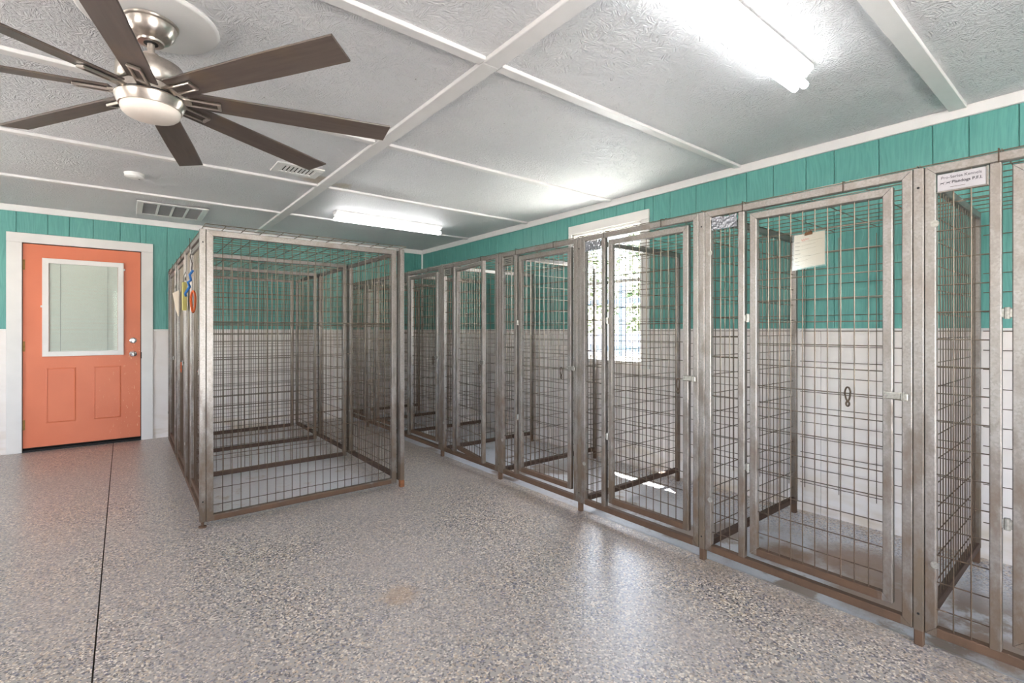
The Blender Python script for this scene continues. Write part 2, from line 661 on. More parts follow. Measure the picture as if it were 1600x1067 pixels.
ceiling = tag(B(XL - .1, XR + .15, YN - .1, YF + .15, ZC + .012, ZC + .1).build('ceiling', M['backing']), 'white painted strand board ceiling', kind='structure')
BX, BY = [-3.56, -1.12, 1.32, XR], [-2.45, -1.86, -.64, .585, 1.82, 3.05, 4.27, 5.49, 6.72, YF]
for i in range(3):
    for j in range(len(BY) - 1):
        B(BX[i], BX[i + 1], BY[j], BY[j + 1], ZC, ZC + .012).build('ceiling_panel', M['ceiling'], ceiling)
for y in BY[1:8]:
    for i in range(3):
        w = .027 if y > .7 else .038
        BB(BX[i] + .046, BX[i + 1] - .046 + (.02 if i == 2 else 0), y - w, y + w, ZC - .018, ZC + .002).build('batten', M['white'], ceiling)
for x in BX[1:3]:
    for y0, y1 in ((YN, 1.815), (1.817, 4.262), (4.264, YF - .02)):
        BB(x - .044, x + .044, y0, y1, ZC - .020, ZC + .002).build('batten', M['white'], ceiling)
# crown boards
tag(BB(XL, XR - .018, YF - .02, YF, ZC - .062, ZC).build('trim_1', M['white']), 'white crown board above the orange door', kind='structure')
tag(BB(XR - .02, XR, YN, YF, ZC - .062, ZC).build('trim_2', M['white']), 'white crown board above the kennel row', kind='structure')
tag(BB(XR - .022, XR, YF - .022, YF, 0, ZC - .062).build('trim_3', M['white']), 'white corner bead strip', kind='structure')
WZ = 1.218


def planks(wall, axis, seams, lo, hi, face, depth, holes):
    """teal siding boards (above WZ) split at the seams; face is the room-side coordinate"""
    ed = [lo] + [q for q in seams if lo < q < hi] + [hi]
    for a, b in zip(ed, ed[1:]):
        z0, z1 = WZ, ZC
        for h in holes:
            if a >= h[0] - 1e-6 and b <= h[1] + 1e-6:
                z0 = h[3]
        g = .0014 if axis == 'x' else .0026
        m = MB()
        if axis == 'x':
            m.bbox(face, face + depth, a + g, b - g, z0, z1, .0022)
        else:
            m.bbox(a + g, b - g, face, face + depth, z0, z1, .0022)
        m.build('plank', M['teal'], wall)


def seam_list(start, pat, lo, hi):
    out, x, k = [], start, 0
    while x < hi:
        out.append(x)
        x += pat[k % len(pat)]
        k += 1
    x, k = start, 0
    while x > lo:
        k -= 1
        x -= pat[k % len(pat)]
        out.append(x)
    return sorted(out)


# kennel wall (right)
wr = MB()
X0, X1 = XR + .012, XR + .15
y0, y1, z0, z1 = WIN
wr.box(X0, X1, YN, y0, -.1, ZC + .05).box(X0, X1, y1, YF + .15, -.1, ZC + .05).box(X0, X1, y0, y1, -.1, z0).box(X0, X1, y0, y1, z1, ZC + .05)
wall_right = tag(wr.build('wall_right', M['teal']), 'teal board wall with white wainscot behind the kennel row', kind='structure')
ss = [q for q in seam_list(.353, [.191, .154, .254, .241, .168, .212], YN, YF) if not (y0 - .06 < q < y0 + .02 or y1 - .02 < q < y1 + .06)] + [y0 - .03, y1 + .03]
planks(wall_right, 'x', sorted(ss), YN, YF, XR, .014, [(y0 - .03, y1 + .03, 0, z1 + .03)])
we = [YN, -1.17, .05, 1.27, 2.49, y0 - .03, y1 + .03, 4.93, 6.15, YF]
for a, b in zip(we, we[1:]):
    top = z0 - .03 if abs(a - (y0 - .03)) < 1e-6 else WZ - .012
    B(XR + .002, XR + .014, a + .001, b - .001, -.02, top).build('wainscot_panel', M['wainscot'], wall_right)
for a, b in ((YN, y0 - .085), (y1 + .045, YF - .023)):
    BB(XR - .006, XR + .012, a, b, WZ - .014, WZ + .004, .002).build('cap_strip', M['casing'], wall_right)

# far wall with the orange door
DH = (-.795, .165, 2.088)
wf = MB()
Y0, Y1 = YF + .012, YF + .15
wf.box(XL - .1, DH[0], Y0, Y1, -.1, ZC + .05).box(DH[1], XR + .15, Y0, Y1, -.1, ZC + .05).box(DH[0], DH[1], Y0, Y1, DH[2], ZC + .05)
wall_back = tag(wf.build('wall_back', M['teal']), 'teal board wall with white wainscot around the orange door', kind='structure')
ss = [q for q in seam_list(-.859, [.26, .164, .186, .222, .171, .244], XL, XR) if not (abs(q - DH[0] + .03) < .05 or abs(q - DH[1] - .03) < .05)]
planks(wall_back, 'y', sorted(ss + [DH[0] - .03, DH[1] + .03]), XL, XR, YF, .014, [(DH[0] - .03, DH[1] + .03, 0, DH[2] + .03)])
for a, b in ((XL, -2.1), (-2.1, DH[0] - .02), (DH[1] + .02, .95), (.95, 2.17), (2.17, XR)):
    B(a + .001, b - .001, YF + .002, YF + .014, -.02, WZ - .012).build('wainscot_panel', M['wainscot'], wall_back)
for a, b in ((XL, DH[0] - .095), (DH[1] + .09, XR - .023)):
    BB(a, b, YF - .006, YF + .012, WZ - .014, WZ + .004, .002).build('cap_strip', M['casing'], wall_back)

# opposite wall and rear wall (out of view, with openings added to let daylight in)
wl = MB()
ys = [YN - .1] + [q for w in ADDED_LWIN for q in w[:2]] + [YF + .15]
for k in range(0, len(ys), 2):
    wl.box(XL - .12, XL, ys[k], ys[k + 1], -.1, ZC + .05)
for w in ADDED_LWIN:
    wl.box(XL - .12, XL, w[0], w[1], -.1, w[2]).box(XL - .12, XL, w[0], w[1], w[3], ZC + .05)
tag(wl.build('wall_left', M['wainscot']), 'white wall with two window openings added for daylight', kind='structure')
wn = MB()
wn.box(XL, ADDED_RDOOR[0], YN - .12, YN, -.1, ZC + .05).box(ADDED_RDOOR[1], XR + .15, YN - .12, YN, -.1, ZC + .05).box(ADDED_RDOOR[0], ADDED_RDOOR[1], YN - .12, YN, ADDED_RDOOR[3], ZC + .05)
tag(wn.build('wall_front', M['wainscot']), 'white wall with a wide doorway added for daylight', kind='structure')

# window in the kennel wall
win = tag(empty('window_1', (XR, (y0 + y1) / 2, z0)), 'white framed sash window behind the kennel row', kind='structure')
wl_ = win.location


def wpart(name, m, mat, smooth=False):
    o = m.build(name, mat, None, tuple(wl_), smooth)
    o.parent = win
    o.location = (0, 0, 0)
    return o


c = .085
wpart('casing', BB(XR - .019, XR + .001, y0 - c, y1 + c * .5, z1, z1 + c), M['casing'])
wpart('casing', BB(XR - .019, XR + .001, y0 - c, y0, z0 - .06, z1 - .0005), M['casing'])
wpart('casing', BB(XR - .019, XR + .001, y1, y1 + c * .5, z0 - .06, z1 - .0005), M['casing'])
wpart('sill', BB(XR - .021, XR + .10, y0 - .01, y1 + .01, z0 - .03, z0 + .002), M['casing'])
wpart('jamb', MB().box(XR, XR + .15, y0, y0 + .02, z0, z1).box(XR, XR + .15, y1 - .02, y1, z0, z1).box(XR, XR + .15, y0, y1, z1 - .02, z1).box(XR + .1, XR + .15, y0, y1, z0, z0 + .02), M['casing'])
zm = (z0 + z1) / 2
for k, (a, b, xo) in enumerate(((zm + .10, z1 - .02, .095), (z0 + .004, zm + .13, .06))):
    s_ = MB()
    ya, yb = y0 + .021, y1 - .021
    s_.bbox(XR + xo, XR + xo + .03, ya, ya + .04, a, b).bbox(XR + xo, XR + xo + .03, yb - .04, yb, a, b)
    s_.bbox(XR + xo, XR + xo + .03, ya + .04, yb - .04, a, a + .03).bbox(XR + xo, XR + xo + .03, ya + .04, yb - .04, b - .03, b)
    sash = wpart('sash', s_, M['casing'])
    g_ = B(XR + xo + .013, XR + xo + .016, ya + .04, yb - .04, a + .03, b - .03).build('pane', M['glass'], None, tuple(wl_))
    g_.parent = sash
    g_.location = (0, 0, 0)

# orange door
door = tag(empty('door_1', (-.316, YF, 0)), 'orange half-glass entry door with white casing', kind='structure')


def dpart(name, m, mat, parent=None, smooth=False, label=None):
    o = m.build(name, mat, None, (-.316, YF, 0), smooth)
    o.parent = parent or door
    o.location = (0, 0, 0)
    if label:
        o['label'] = label
    return o


cy0, cy1 = YF - .019, YF + .001
dpart('casing', BB(-.893, DH[0] + .012, cy0, cy1, 0, DH[2] - .0115), M['casing'])
dpart('casing', BB(DH[1] - .012, .258, cy0, cy1, 0, DH[2] - .0115), M['casing'])
dpart('casing', BB(-.893, .258, cy0, cy1, DH[2] - .011, 2.172), M['casing'])
dpart('jamb', MB().box(DH[0], DH[0] + .011, YF, YF + .14, 0, DH[2]).box(DH[1] - .011, DH[1], YF, YF + .14, 0, DH[2]).box(DH[0], DH[1], YF, YF + .14, DH[2] - .011, DH[2]), M['black'])
dpart('leak_blocker', B(DH[0], DH[1], YF + .055, YF + .14, 0, DH[2]), M['black'])  # unseen black panel added to stop light leaking round the slab
dpart('threshold', MB().bbox(DH[0] + .011, DH[1] - .011, YF - .012, YF + .14, -.005, .022), M['black'], label='dark worn threshold under the door')
sx0, sx1, sz0, sz1, dy = -.780, .146, .040, 2.070, YF + .006
PN = [(-.612, -.388), (-.247, -.022)]
pz0, pz1 = .272, .826
# slab face built around the two recessed panels
xs = [sx0, PN[0][0], PN[0][1], PN[1][0], PN[1][1], sx1]
sl = MB().box(sx0, sx1, dy + .012, dy + .044, sz0, sz1)
sl.box(sx0, sx1, dy, dy + .012, sz0, pz0).box(sx0, sx1, dy, dy + .012, pz1, sz1)
for k in (0, 2, 4):
    sl.box(xs[k], xs[k + 1], dy, dy + .012, pz0, pz1)
slab = dpart('door_slab', sl, M['door'])
for a, b in PN:
    pm = MB()

    def rect(i, y):
        return [(a + i, y, pz0 + i), (b - i, y, pz0 + i), (b - i, y, pz1 - i), (a + i, y, pz1 - i)]
    pm.loft([rect(-.004, dy + .0005), rect(.008, dy - .004), rect(.016, dy + .008), rect(.024, dy + .010), rect(.050, dy + .001), rect(.052, dy + .001)], caps=True)
    dpart('panel', pm, M['door'], slab)
for z in (1.86, 1.05, .27):
    dpart('hinge', MB().lathe([(.007, z - .05), (.007, z + .05)], sx0 - .006, dy - .006, 10).box(sx0 - .006, sx0 + .016, dy - .002, dy + .001, z - .05, z + .05), M['brass'], slab)


def knob_parts(name, z, rose, prof, mat):
    m = MB()
    n = 24
    rings = [[(.082 + r * math.cos(2 * PI * k / n), dy - d, z + r * math.sin(2 * PI * k / n)) for k in range(n)] for r, d in prof]
    m.loft(rings)
    return dpart(name, m, mat, slab, True)


knob_parts('deadbolt', 1.098, .03, [(.033, 0), (.033, .006), (.028, .012), (.018, .014), (.017, .024), (.004, .025)], M['chrome'])
knob_parts('door_knob', .952, .03, [(.033, 0), (.033, .005), (.014, .012), (.013, .03), (.026, .042), (.030, .054), (.024, .066), (.004, .070)], M['chrome'])
dpart('latch_strike', B(DH[1] - .014, DH[1] - .008, YF - .021, YF + .002, .90, .97), M['black'])
fx0, fx1, fz0, fz1 = -.640, .002, .945, 1.937
fm = MB()
frame_tubes(fm, 'y', fx0, fx1, fz0, fz1, dy - .022, dy + .001, .05, .0)
lite = dpart('window_frame', fm, M['casing'])
sm = MB()
z = fz0 + .05
while z < fz1 - .045:
    sm.add([(fx0 + .052, dy - .0045, z), (fx1 - .052, dy - .0045, z), (fx1 - .052, dy - .0075, z + .0118), (fx0 + .052, dy - .0075, z + .0118)], [(0, 1, 2, 3)])
    sm.add([(fx0 + .052, dy - .0035, z), (fx1 - .052, dy - .0035, z), (fx1 - .052, dy - .0065, z + .0118), (fx0 + .052, dy - .0065, z + .0118)], [(0, 3, 2, 1)])
    z += .0125
bs = dpart('blind_slats', sm, M['blind'], lite)
bs['kind'] = 'stuff'
for x in (fx0 + .135, fx1 - .135):
    dpart('ladder_cord', MB().wire((x, dy - .0085, fz0 + .045), (x, dy - .0085, fz1 - .045), .0012, 4), M['filter'], lite)
dpart('pane', B(fx0 + .05, fx1 - .05, dy - .0125, dy - .0105, fz0 + .045, fz1 - .045), M['coated'], lite)
dpart('tilt_tab', BB(fx0 - .012, fx0 + .002, dy - .02, dy - .004, 1.44, 1.46), M['plastic'], lite)
dpart('tilt_tab', BB(fx1 - .002, fx1 + .012, dy - .02, dy - .004, 1.855, 1.875), M['plastic'], lite)


# ------------------------------------------------------------------ dog kennels
def mesh_wires(m, plane, a0, a1, z0, z1, d, va, hz, r=.0024, off=.0046):
    def P(a, z, o=0.0):
        return (d + o, a, z) if plane == 'x' else (a, d + o, z)
    for a in va:
        m.wire(P(a, z0), P(a, z1), r)
    for z in hz:
        m.wire(P(a0, z, off), P(a1, z, off), r)
    return m


def spaced(a, b, step, margin=None):
    n = max(1, int(round((b - a) / step)) - 1)
    s_ = (b - a) / (n + 1)
    return [a + s_ * (k + 1) for k in range(n)]


def hz_list(z0, z1, start=.16, step=.1016):
    out, z = [], start
    while z < z1:
        if z > z0:
            out.append(z)
        z += step
    return out


def front_parts(root, W, strip=.144, roof=True, bottom=.06, hook=True, mats=None):
    """door panel in the local YZ plane, facing -X. y=0 right divider centre, y=W left divider centre"""
    a0, a1 = .0185, W - .0185
    xi = a1 - T - strip          # inner edge of the strip = left edge of the intermediate stile
    fr = MB()
    frame_tubes(fr, 'x', a0, a1, bottom, ZT, 0, T)
    fr.bbox(.0005, T + .0005, xi - .031, xi, bottom + T * .6, ZT - T - .0005)
    fo = fr.build('front_panel', M['galv'], root)
    BB(-.0008, T + .001, a0 + .034, a1 - .034, bottom - .0006, bottom + T + .0006).build('bottom_rail', M['rail'], fo)
    w = MB()
    mesh_wires(w, 'x', xi - .01, a1 - T + .008, bottom + .02, ZT - T + .01, .012, spaced(xi, a1 - T, .048), hz_list(bottom + .05, ZT - .05))
    o = w.build('wire_mesh', M['wire'], fo)
    o['kind'] = 'stuff'
    # small bent tabs that pin the mesh
    for z in (1.61, .33):
        q = MB().lathe([(.013, -.0015), (.013, .0015)], 0, 0, 14).build('mesh_clip', M['steel'], fo)
        q.location = (-.003, a1 - T + .002, z)
        q.rotation_euler = (0, PI / 2, 0)
    # door, origin on the hinge line
    hy, l0 = xi - .031 - .026, .081
    dz0, dz1 = .125, 1.779
    dm = MB()
    frame_tubes(dm, 'x', l0 - hy, 0, dz0, dz1, .001, T - .001)
    do = dm.build('door', M['galv'], root)
    do.location = (0, hy, 0)
    BB(-.0006, T - .0004, l0 - hy + T * .98, -T * .98, dz0 - .0006, dz0 + T + .0006).build('bottom_rail', M['rail'], do)
    w = MB()
    mesh_wires(w, 'x', l0 - hy + .02, -.02, dz0 + .02, dz1 - .02, .014, spaced(l0 - hy + T, -T, .0508), hz_list(dz0 + .05, dz1 - .04, .232))
    o = w.build('wire_mesh', M['wire'], do)
    o['kind'] = 'stuff'
    for z in (1.27, .54):
        MB().lathe([(.009, z - .02), (.009, z + .02)], .008, .0125, 10).bbox(.004, .012, -.004, .028, z - .016, z + .016, .002).build('hinge', M['steel'], do)
    zl = .952
    lm = MB().bbox(-.008, -.0015, l0 - hy - .045, l0 - hy + .031, zl - .014, zl + .014, .003)
    lm.bbox(-.014, -.006, l0 - hy - .052, l0 - hy - .028, zl - .016, zl + .012, .003)
    lm.lathe([(.004, zl - .018), (.004, zl + .018)], -.011, l0 - hy - .038, 8)
    lt = lm.build('latch', M['steel'], do)
    MB().wire((-.0075, l0 - hy + .018, zl), (-.0125, l0 - hy + .018, zl), .006, 10).build('latch_bolt', M['chrome'], do)
    return fo, do, xi, a1


def divider_parts(root, y, x0, x1, name='divider_panel', mat=None, bottom=.06, feet=True, seam=False, t=T, fmat=None):
    fr = MB()
    frame_tubes(fr, 'y', x0, x1, bottom, ZT, y - .0165, y + .0165, t)
    o = fr.build(name, mat or M['galv_old'], root)
    BB(x0 + t, x1 - t, y - .017, y + .017, bottom - .0006, bottom + t + .0006).build('bottom_rail', M['dark_rail'], o)
    if feet:
        for x in (x0, x1 - t):
            BB(x + .002, x + t - .002, y - .0145, y + .0145, 0 if x == x0 else -.015, bottom + .003).build('foot', fmat or M['rail'], o)
    w = MB()
    mesh_wires(w, 'y', x0 + .01, x1 - .01, bottom + .02, ZT - .02, y - .004, spaced(x0 + t, x1 - t, .0508), hz_list(bottom + .05, ZT - .05))
    q = w.build('wire_mesh', M['wire'], o)
    q['kind'] = 'stuff'
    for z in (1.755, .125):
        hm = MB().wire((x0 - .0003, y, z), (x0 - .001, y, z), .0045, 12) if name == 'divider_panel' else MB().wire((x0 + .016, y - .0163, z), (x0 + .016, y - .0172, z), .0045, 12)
        hm.build('hole_shade_disc', M['hole'], o)  # dark disc on the tube face, its colour standing for a shaded recess
    return o


def roof_parts(root, x0, x1, y0, y1, sx, sy, clips=()):
    w = MB()
    z = ZT + .0045
    x = x0
    nx = int(round((x1 - x0) / sx))
    for k in range(nx + 1):
        xx = x0 + (x1 - x0) * k / nx
        w.wire((xx, y0, z), (xx, y1, z), .0025)
    ny = int(round((y1 - y0) / sy))
    for k in range(ny + 1):
        yy = y0 + (y1 - y0) * k / ny
        w.wire((x0, yy, z + .0046), (x1, yy, z + .0046), .0025)
    o = w.build('roof_mesh', M['wire'], root)
    o['kind'] = 'stuff'
    for (y, h) in clips:
        MB().path([(-.004, y, ZT - T - .004), (-.005, y, ZT + .008 + h), (.016, y, ZT + .011), (T + .003, y, ZT + .004), (T + .003, y, ZT - T)], .0022, 5).build('wire_clip', M['hook'], root)
    return o


ROWX = 2.385
W0 = .90
RB = [-.40, .502, 1.40, 2.285, 3.178, 4.10, 5.02, 5.93, 6.745]
proto = empty('dog_kennel', (0, 0, 0))
front_parts(proto, W0)
divider_parts(proto, W0, 0, 1.165)
roof_parts(proto, .004, 1.17, .004, W0 - .004, .1016, .2032, [(.25, .0), (.68, .004)])
bw = MB()
mesh_wires(bw, 'x', .02, W0 - .02, .16, 1.80, 1.19, [.05, .25, .45, .65, .85], hz_list(.15, 1.81, .19))
q = bw.build('back_mesh', M['wire'], proto)
q['kind'] = 'stuff'

ROWLAB = [
    'galvanized wire dog kennel at the row end with a white printed nameplate',
    'galvanized wire dog kennel with a paper card clipped to its door',
    'galvanized wire dog kennel standing in front of the lower window half',
    'galvanized wire dog kennel between the window and the kennel with the ajar door',
    'galvanized wire dog kennel with its door standing ajar',
    'galvanized wire dog kennel two places past the window, door latched beside the ajar one',
    'wire dog kennel in the wall row seen through the free-standing kennels',
    'wire dog kennel in the corner of the wall row touching the door wall',
]
kennels = []
for i in range(8):
    k = proto if i == 0 else copy_tree(proto)
    k.location = (ROWX, RB[i], 0)
    k.scale = (1, (RB[i + 1] - RB[i]) / W0, 1)
    tag(k, ROWLAB[i], 'dog kennel', 'wire dog kennels along the window wall')
    kennels.append(k)


def child(o, stem):
    return [c_ for c_ in o.children if c_.name.split('.')[0] == stem]


divider_parts(kennels[0], 0, 0, 1.165, 'end_panel')
child(kennels[4], 'door')[0].rotation_euler.z = math.radians(-10)

# nameplates at the head of the strip beside each door
a1 = W0 - .0185
for i, k in enumerate(kennels):
    ya, yb, za, zb = a1 - T - .136, a1 - T - .004, 1.728, 1.790
    if i == 0:
        pl = BB(.002, .0045, ya, yb, za, zb, .001).build('nameplate', plain('white_plate', srgb(168, 163, 166), .45, var=.02), k)
        pl['label'] = 'white plate with kennel maker lettering'
        yc, zc_ = (ya + yb) / 2, (za + zb) / 2
        R = Matrix(((0, 0, -1, 0), (-1, 0, 0, 0), (0, 1, 0, 0), (0, 0, 0, 1)))
        text_mesh('lettering', 'Pro-Series Kennels', .0145, M['ink'], pl, Matrix.Translation((.0019, yc, zc_ + .016)) @ R)
        text_mesh('lettering', 'Plandogs P.F.I.', .0145, M['ink'], pl, Matrix.Translation((.0019, yc - .016, zc_ - .003)) @ R @ Matrix.Shear('XY', 4, (.2, 0)), .0003)
        MB().box(.0017, .002, yc - .012, yc + .03, zc_ - .0212, zc_ - .0196).build('faded_print', M['fadeink'], pl)
        for yo in (.052, .035):      # two running dog marks
            dm = MB()
            y_ = yc + yo

            def dq(pts):
                dm.prism([(.0019, y_ - px * .001, zc_ - .004 + pz * .001) for px, pz in pts], (-.0003, 0, 0))
            dq([(-5, -1), (4, 0), (5, 3), (-4, 2.5)])
            dq([(4, 1), (7, 4), (8.5, 3), (7, 5.5), (4, 3)])
            dq([(-5, -1), (-7.5, -5), (-6.8, -5.2), (-3.5, -.5)])
            dq([(3, 0), (5.5, -4.5), (4.8, -5), (1.8, -.4)])
            dq([(-4.6, 2.4), (-7.5, 4.2), (-7.2, 4.7), (-4, 2.9)])
            dm.build('dog_emblem', M['ink'], pl)
        MB().bbox(.001, .006, ya - .004, yb + .003, za - .005, za - .0005, .001).bbox(.001, .006, ya - .007, ya - .0005, za - .005, zb + .002, .001).build('plate_frame', M['galv'], pl)
    else:
        foil = i in (1, 2)
        m = MB()
        nx, nz = 9, 5
        vs, fs = [], []
        rnd = random.Random(i)
        for b in range(nz):
            for a in range(nx):
                j = .0022 if foil else .0004
                vs.append((.003 - rnd.random() * j, yb + (ya - yb) * a / (nx - 1), za + (zb - za) * b / (nz - 1) + (.004 * math.sin(a * .9) if b == nz - 1 and foil else 0)))
        n0 = len(vs)
        vs += [(.0065, v[1], v[2]) for v in vs]
        for b in range(nz - 1):
            for a in range(nx - 1):
                p0 = b * nx + a
                fs.append((p0, p0 + 1, p0 + nx + 1, p0 + nx))
                fs.append((n0 + p0, n0 + p0 + nx, n0 + p0 + nx + 1, n0 + p0 + 1))
        m.add(vs, fs)
        pl = m.build('nameplate', M['foil'] if foil else M['steel'], k)
        pl['label'] = 'crumpled silver foil plate' if foil else 'dull metal plate'
        if not foil:
            MB().bbox(.0005, .006, ya, yb, zb, zb + .005, .001).bbox(.0005, .006, ya, yb, za - .005, za, .001).bbox(.0005, .006, ya, ya + .005, za, zb, .001).build('plate_frame', M['dark_rail'], pl)
            lm = MB()
            for r_ in range(3):
                lm.box(.0018, .0022, ya + .03, yb - .02 - .012 * r_, zb - .02 - r_ * .014, zb - .015 - r_ * .014)
            lm.build('faded_print', M['ink'], pl)

# free-standing block of three kennels
IX0, IX1 = .376, 1.672
IB = [3.5355, 4.60, 5.51, 6.43]
ILAB = ['free-standing wire dog kennel with an open mesh end panel and collars on its door side',
        'middle wire dog kennel of the free-standing block of three',
        'free-standing wire dog kennel nearest the orange door, end of the block']
for i in range(3):
    W = IB[i + 1] - IB[i]
    k = tag(empty('dog_kennel', (IX0, IB[i], 0)), ILAB[i], 'dog kennel', 'free-standing wire dog kennels')
    front_parts(k, W, strip=W - .756, bottom=.045)
    D = IX1 - IX0
    if i == 0:
        # end panel facing the aisle, corner posts at both ends
        fr = MB()
        frame_tubes(fr, 'y', .022, 1.277, .033, ZT, -.0185, .0165, .038)
        ep = fr.build('end_panel', M['galv'], k)
        BB(.062, 1.237, -.019, .017, .0325, .066).build('bottom_rail', M['rail'], ep)
        w = MB()
        mesh_wires(w, 'y', .04, 1.26, .05, ZT - .02, -.002, spaced(.06, 1.239, .0508), hz_list(.09, ZT - .05, .125))
        w.wire((.04, -.004, 1.262), (1.26, -.004, 1.262), .0042)
        q = w.build('wire_mesh', M['wire'], ep)
        q['kind'] = 'stuff'
        post = BB(-.013, .0205, -.0165, .0165, .035, ZT + .002).build('corner_post', M['galv'], k)
        MB().lathe([(.022, 0), (.022, .008), (.008, .012), (.008, .036)], .004, 0, 14).build('levelling_foot', M['rail'], post)
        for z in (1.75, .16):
            MB().wire((.004, -.0165, z), (.004, -.0172, z), .0045, 12).build('hole_shade_disc', M['hole'], post)  # dark discs again in place of real shaded holes
        post = BB(1.293, 1.327, -.052, -.019, .055, ZT + .004).build('corner_post', M['galv'], k)
        BB(1.2925, 1.3275, -.0525, -.0185, 0, .055).build('foot', plain('rust_orange_foot', srgb(136, 84, 50), .8, var=.15), post)
    divider_parts(k, W, .026, 1.272, fmat=M['dark_rail'], bottom=.03, feet=False)
    # long side facing the wall row
    fr = MB()
    frame_tubes(fr, 'x', -.017 if i == 0 else .0005, W - .0005, .045, ZT, 1.294, 1.326)
    sp = fr.build('side_panel', M['galv_old'], k)
    BB(1.2935, 1.3265, .034, W - .034, .0445, .079).build('bottom_rail', M['dark_rail'], sp)
    w = MB()
    mesh_wires(w, 'x', .02, W - .02, .07, ZT - .02, 1.31, spaced(T, W - T, .0508), hz_list(.09, ZT - .05, .125))
    w.wire((1.306, .02, 1.262), (1.306, W - .02, 1.262), .0042)
    q = w.build('wire_mesh', M['wire'], sp)
    q['kind'] = 'stuff'
    roof_parts(k, .0, 1.29, -.150 if i == 0 else .004, W - .004, .1085, .1016, [(W * .3, .02), (W * .75, .01)] if i else [(W * .6, .03)])


# ------------------------------------------------------------------ small things on the kennels
def snap_hook(x, y, z, label, h=.088, mat='hook', group='snap hooks hanging on kennel doors', tilt=0.0):
    t = tag(empty('snap_hook', (x, y, z)), label, 'hook', group)
    pts = []
    for k in range(20):
        a = 2 * PI * k / 20
        r = .0105 if math.cos(a) > 0 else .0085
        pts.append((0, r * math.sin(a), -h * .33 + h * .33 * math.cos(a)))
    MB().path(pts, .0034, 6, True).build('hook_body', M[mat], t, smooth=True)
    pts = [(0, .006 * math.sin(2 * PI * k / 12), -h * .80 + .010 * math.cos(2 * PI * k / 12)) for k in range(12)]
    MB().path(pts, .0036, 6, True).build('swivel_eye', M[mat], t, smooth=True)
    MB().wire((0, 0, -h * .64), (0, 0, -h * .73), .006, 8).build('swivel', M[mat], t)
    t.rotation_euler = (tilt, 0, 0)
    return t


HX = ROWX - .004
snap_hook(HX, .734, .972, 'rusty snap hook on the mesh of the kennel door with the paper card')
snap_hook(HX, 1.537, .945, 'rusty snap hook beside the latch of the kennel door in front of the window')
snap_hook(HX, 2.45, .955, 'rusty snap hook on the kennel door next to the kennel by the window')
snap_hook(HX - .03, 3.40, .925, 'rusty snap hook on the kennel door that stands ajar')
snap_hook(HX, 4.25, .955, 'rusty snap hook on the latched kennel door beside the ajar one')

card = tag(empty('kennel_card', (ROWX - .004, .882, 1.485)), 'cream paper record card in a clear sleeve clipped to the kennel door', 'card')
cw, chh = .126, .158
tilt = .012
MB().prism([(-.0012, cw / 2, 0), (-.0012, -cw / 2, tilt), (-.0012, -cw / 2 - .0, chh), (-.0012, cw / 2 - .003, chh - .006)], (-.0008, 0, 0)).build('paper_sheet', M['paper'], card)
MB().prism([(-.0024, cw / 2 + .006, -.006), (-.0024, -cw / 2 - .006, tilt - .006), (-.0024, -cw / 2 - .006, chh + .004), (-.0024, cw / 2 + .003, chh - .002)], (-.0004, 0, 0)).build('sleeve', M['sleeve'], card)
lm = MB()
X_ = -.00205
rows = [(.118, .02, .048, -.055), (.101, .02, .038, -.026), (.084, .02, .038, -.026), (.067, .022, .0, .0), (.050, .012, .042, .002), (.033, .018, .028, 0), (.017, .02, .034, .022)]
for (zz, w_, la, lb) in rows:
    ys_ = cw / 2 - .006
    lm.box(X_ - .0001, X_, ys_ - w_, ys_, zz - .0008, zz + .0014)
    if la != lb:
        yy0, yy1 = sorted((cw / 2 - .012 - w_, lb))
        lm.add([(X_, yy1, zz), (X_, yy0, zz + .008), (X_, yy0, zz + .0088), (X_, yy1, zz + .0008)], [(0, 1, 2, 3)])
lm.box(X_ - .0001, X_, -.008, .002, .0545, .0565)
lm.add([(X_, -.012, .0565), (X_, -.05, .0615), (X_, -.05, .0623), (X_, -.012, .0573)], [(0, 1, 2, 3)])
lm.build('form_lines', M['fadeink'], card)
pts = [(X_ - .0003, .030 - .0016 * k, .126 + .006 * math.sin(k * 1.35) * (1 if k < 12 else .4) + .0003 * k) for k in range(20)]
MB().path(pts, .0007, 4).build('handwriting', M['redink'], card)
cl = MB().prism([(.004, .016, chh - .012), (.004, -.014, chh - .009), (.002, -.013, chh + .004), (.002, .014, chh + .001)], (-.011, 0, 0))
clip = cl.build('binder_clip', M['clip'], card)
MB().path([(-.004, .012, chh - .002), (-.008, .006, chh + .016), (-.008, -.004, chh + .017), (-.004, -.010, chh)], .0012, 5).build('clip_handle', M['hook'], clip)

# things on the free-standing kennels (door side faces the aisle by the orange door)
SX = IX0 - .004


def strap(name, pts, w, mat, label, cat, group=None):
    p0 = pts[0]
    m = MB()
    rings = []
    for (x, y, z) in pts:
        rings.append([(x - .0018, y - w / 2, z), (x - .0018, y + w / 2, z), (x + .0018, y + w / 2, z), (x + .0018, y - w / 2, z)])
    m.loft(rings)
    o = m.build(name, M[mat], None, tuple(p0))
    tag(o, label, cat, group)
    return o


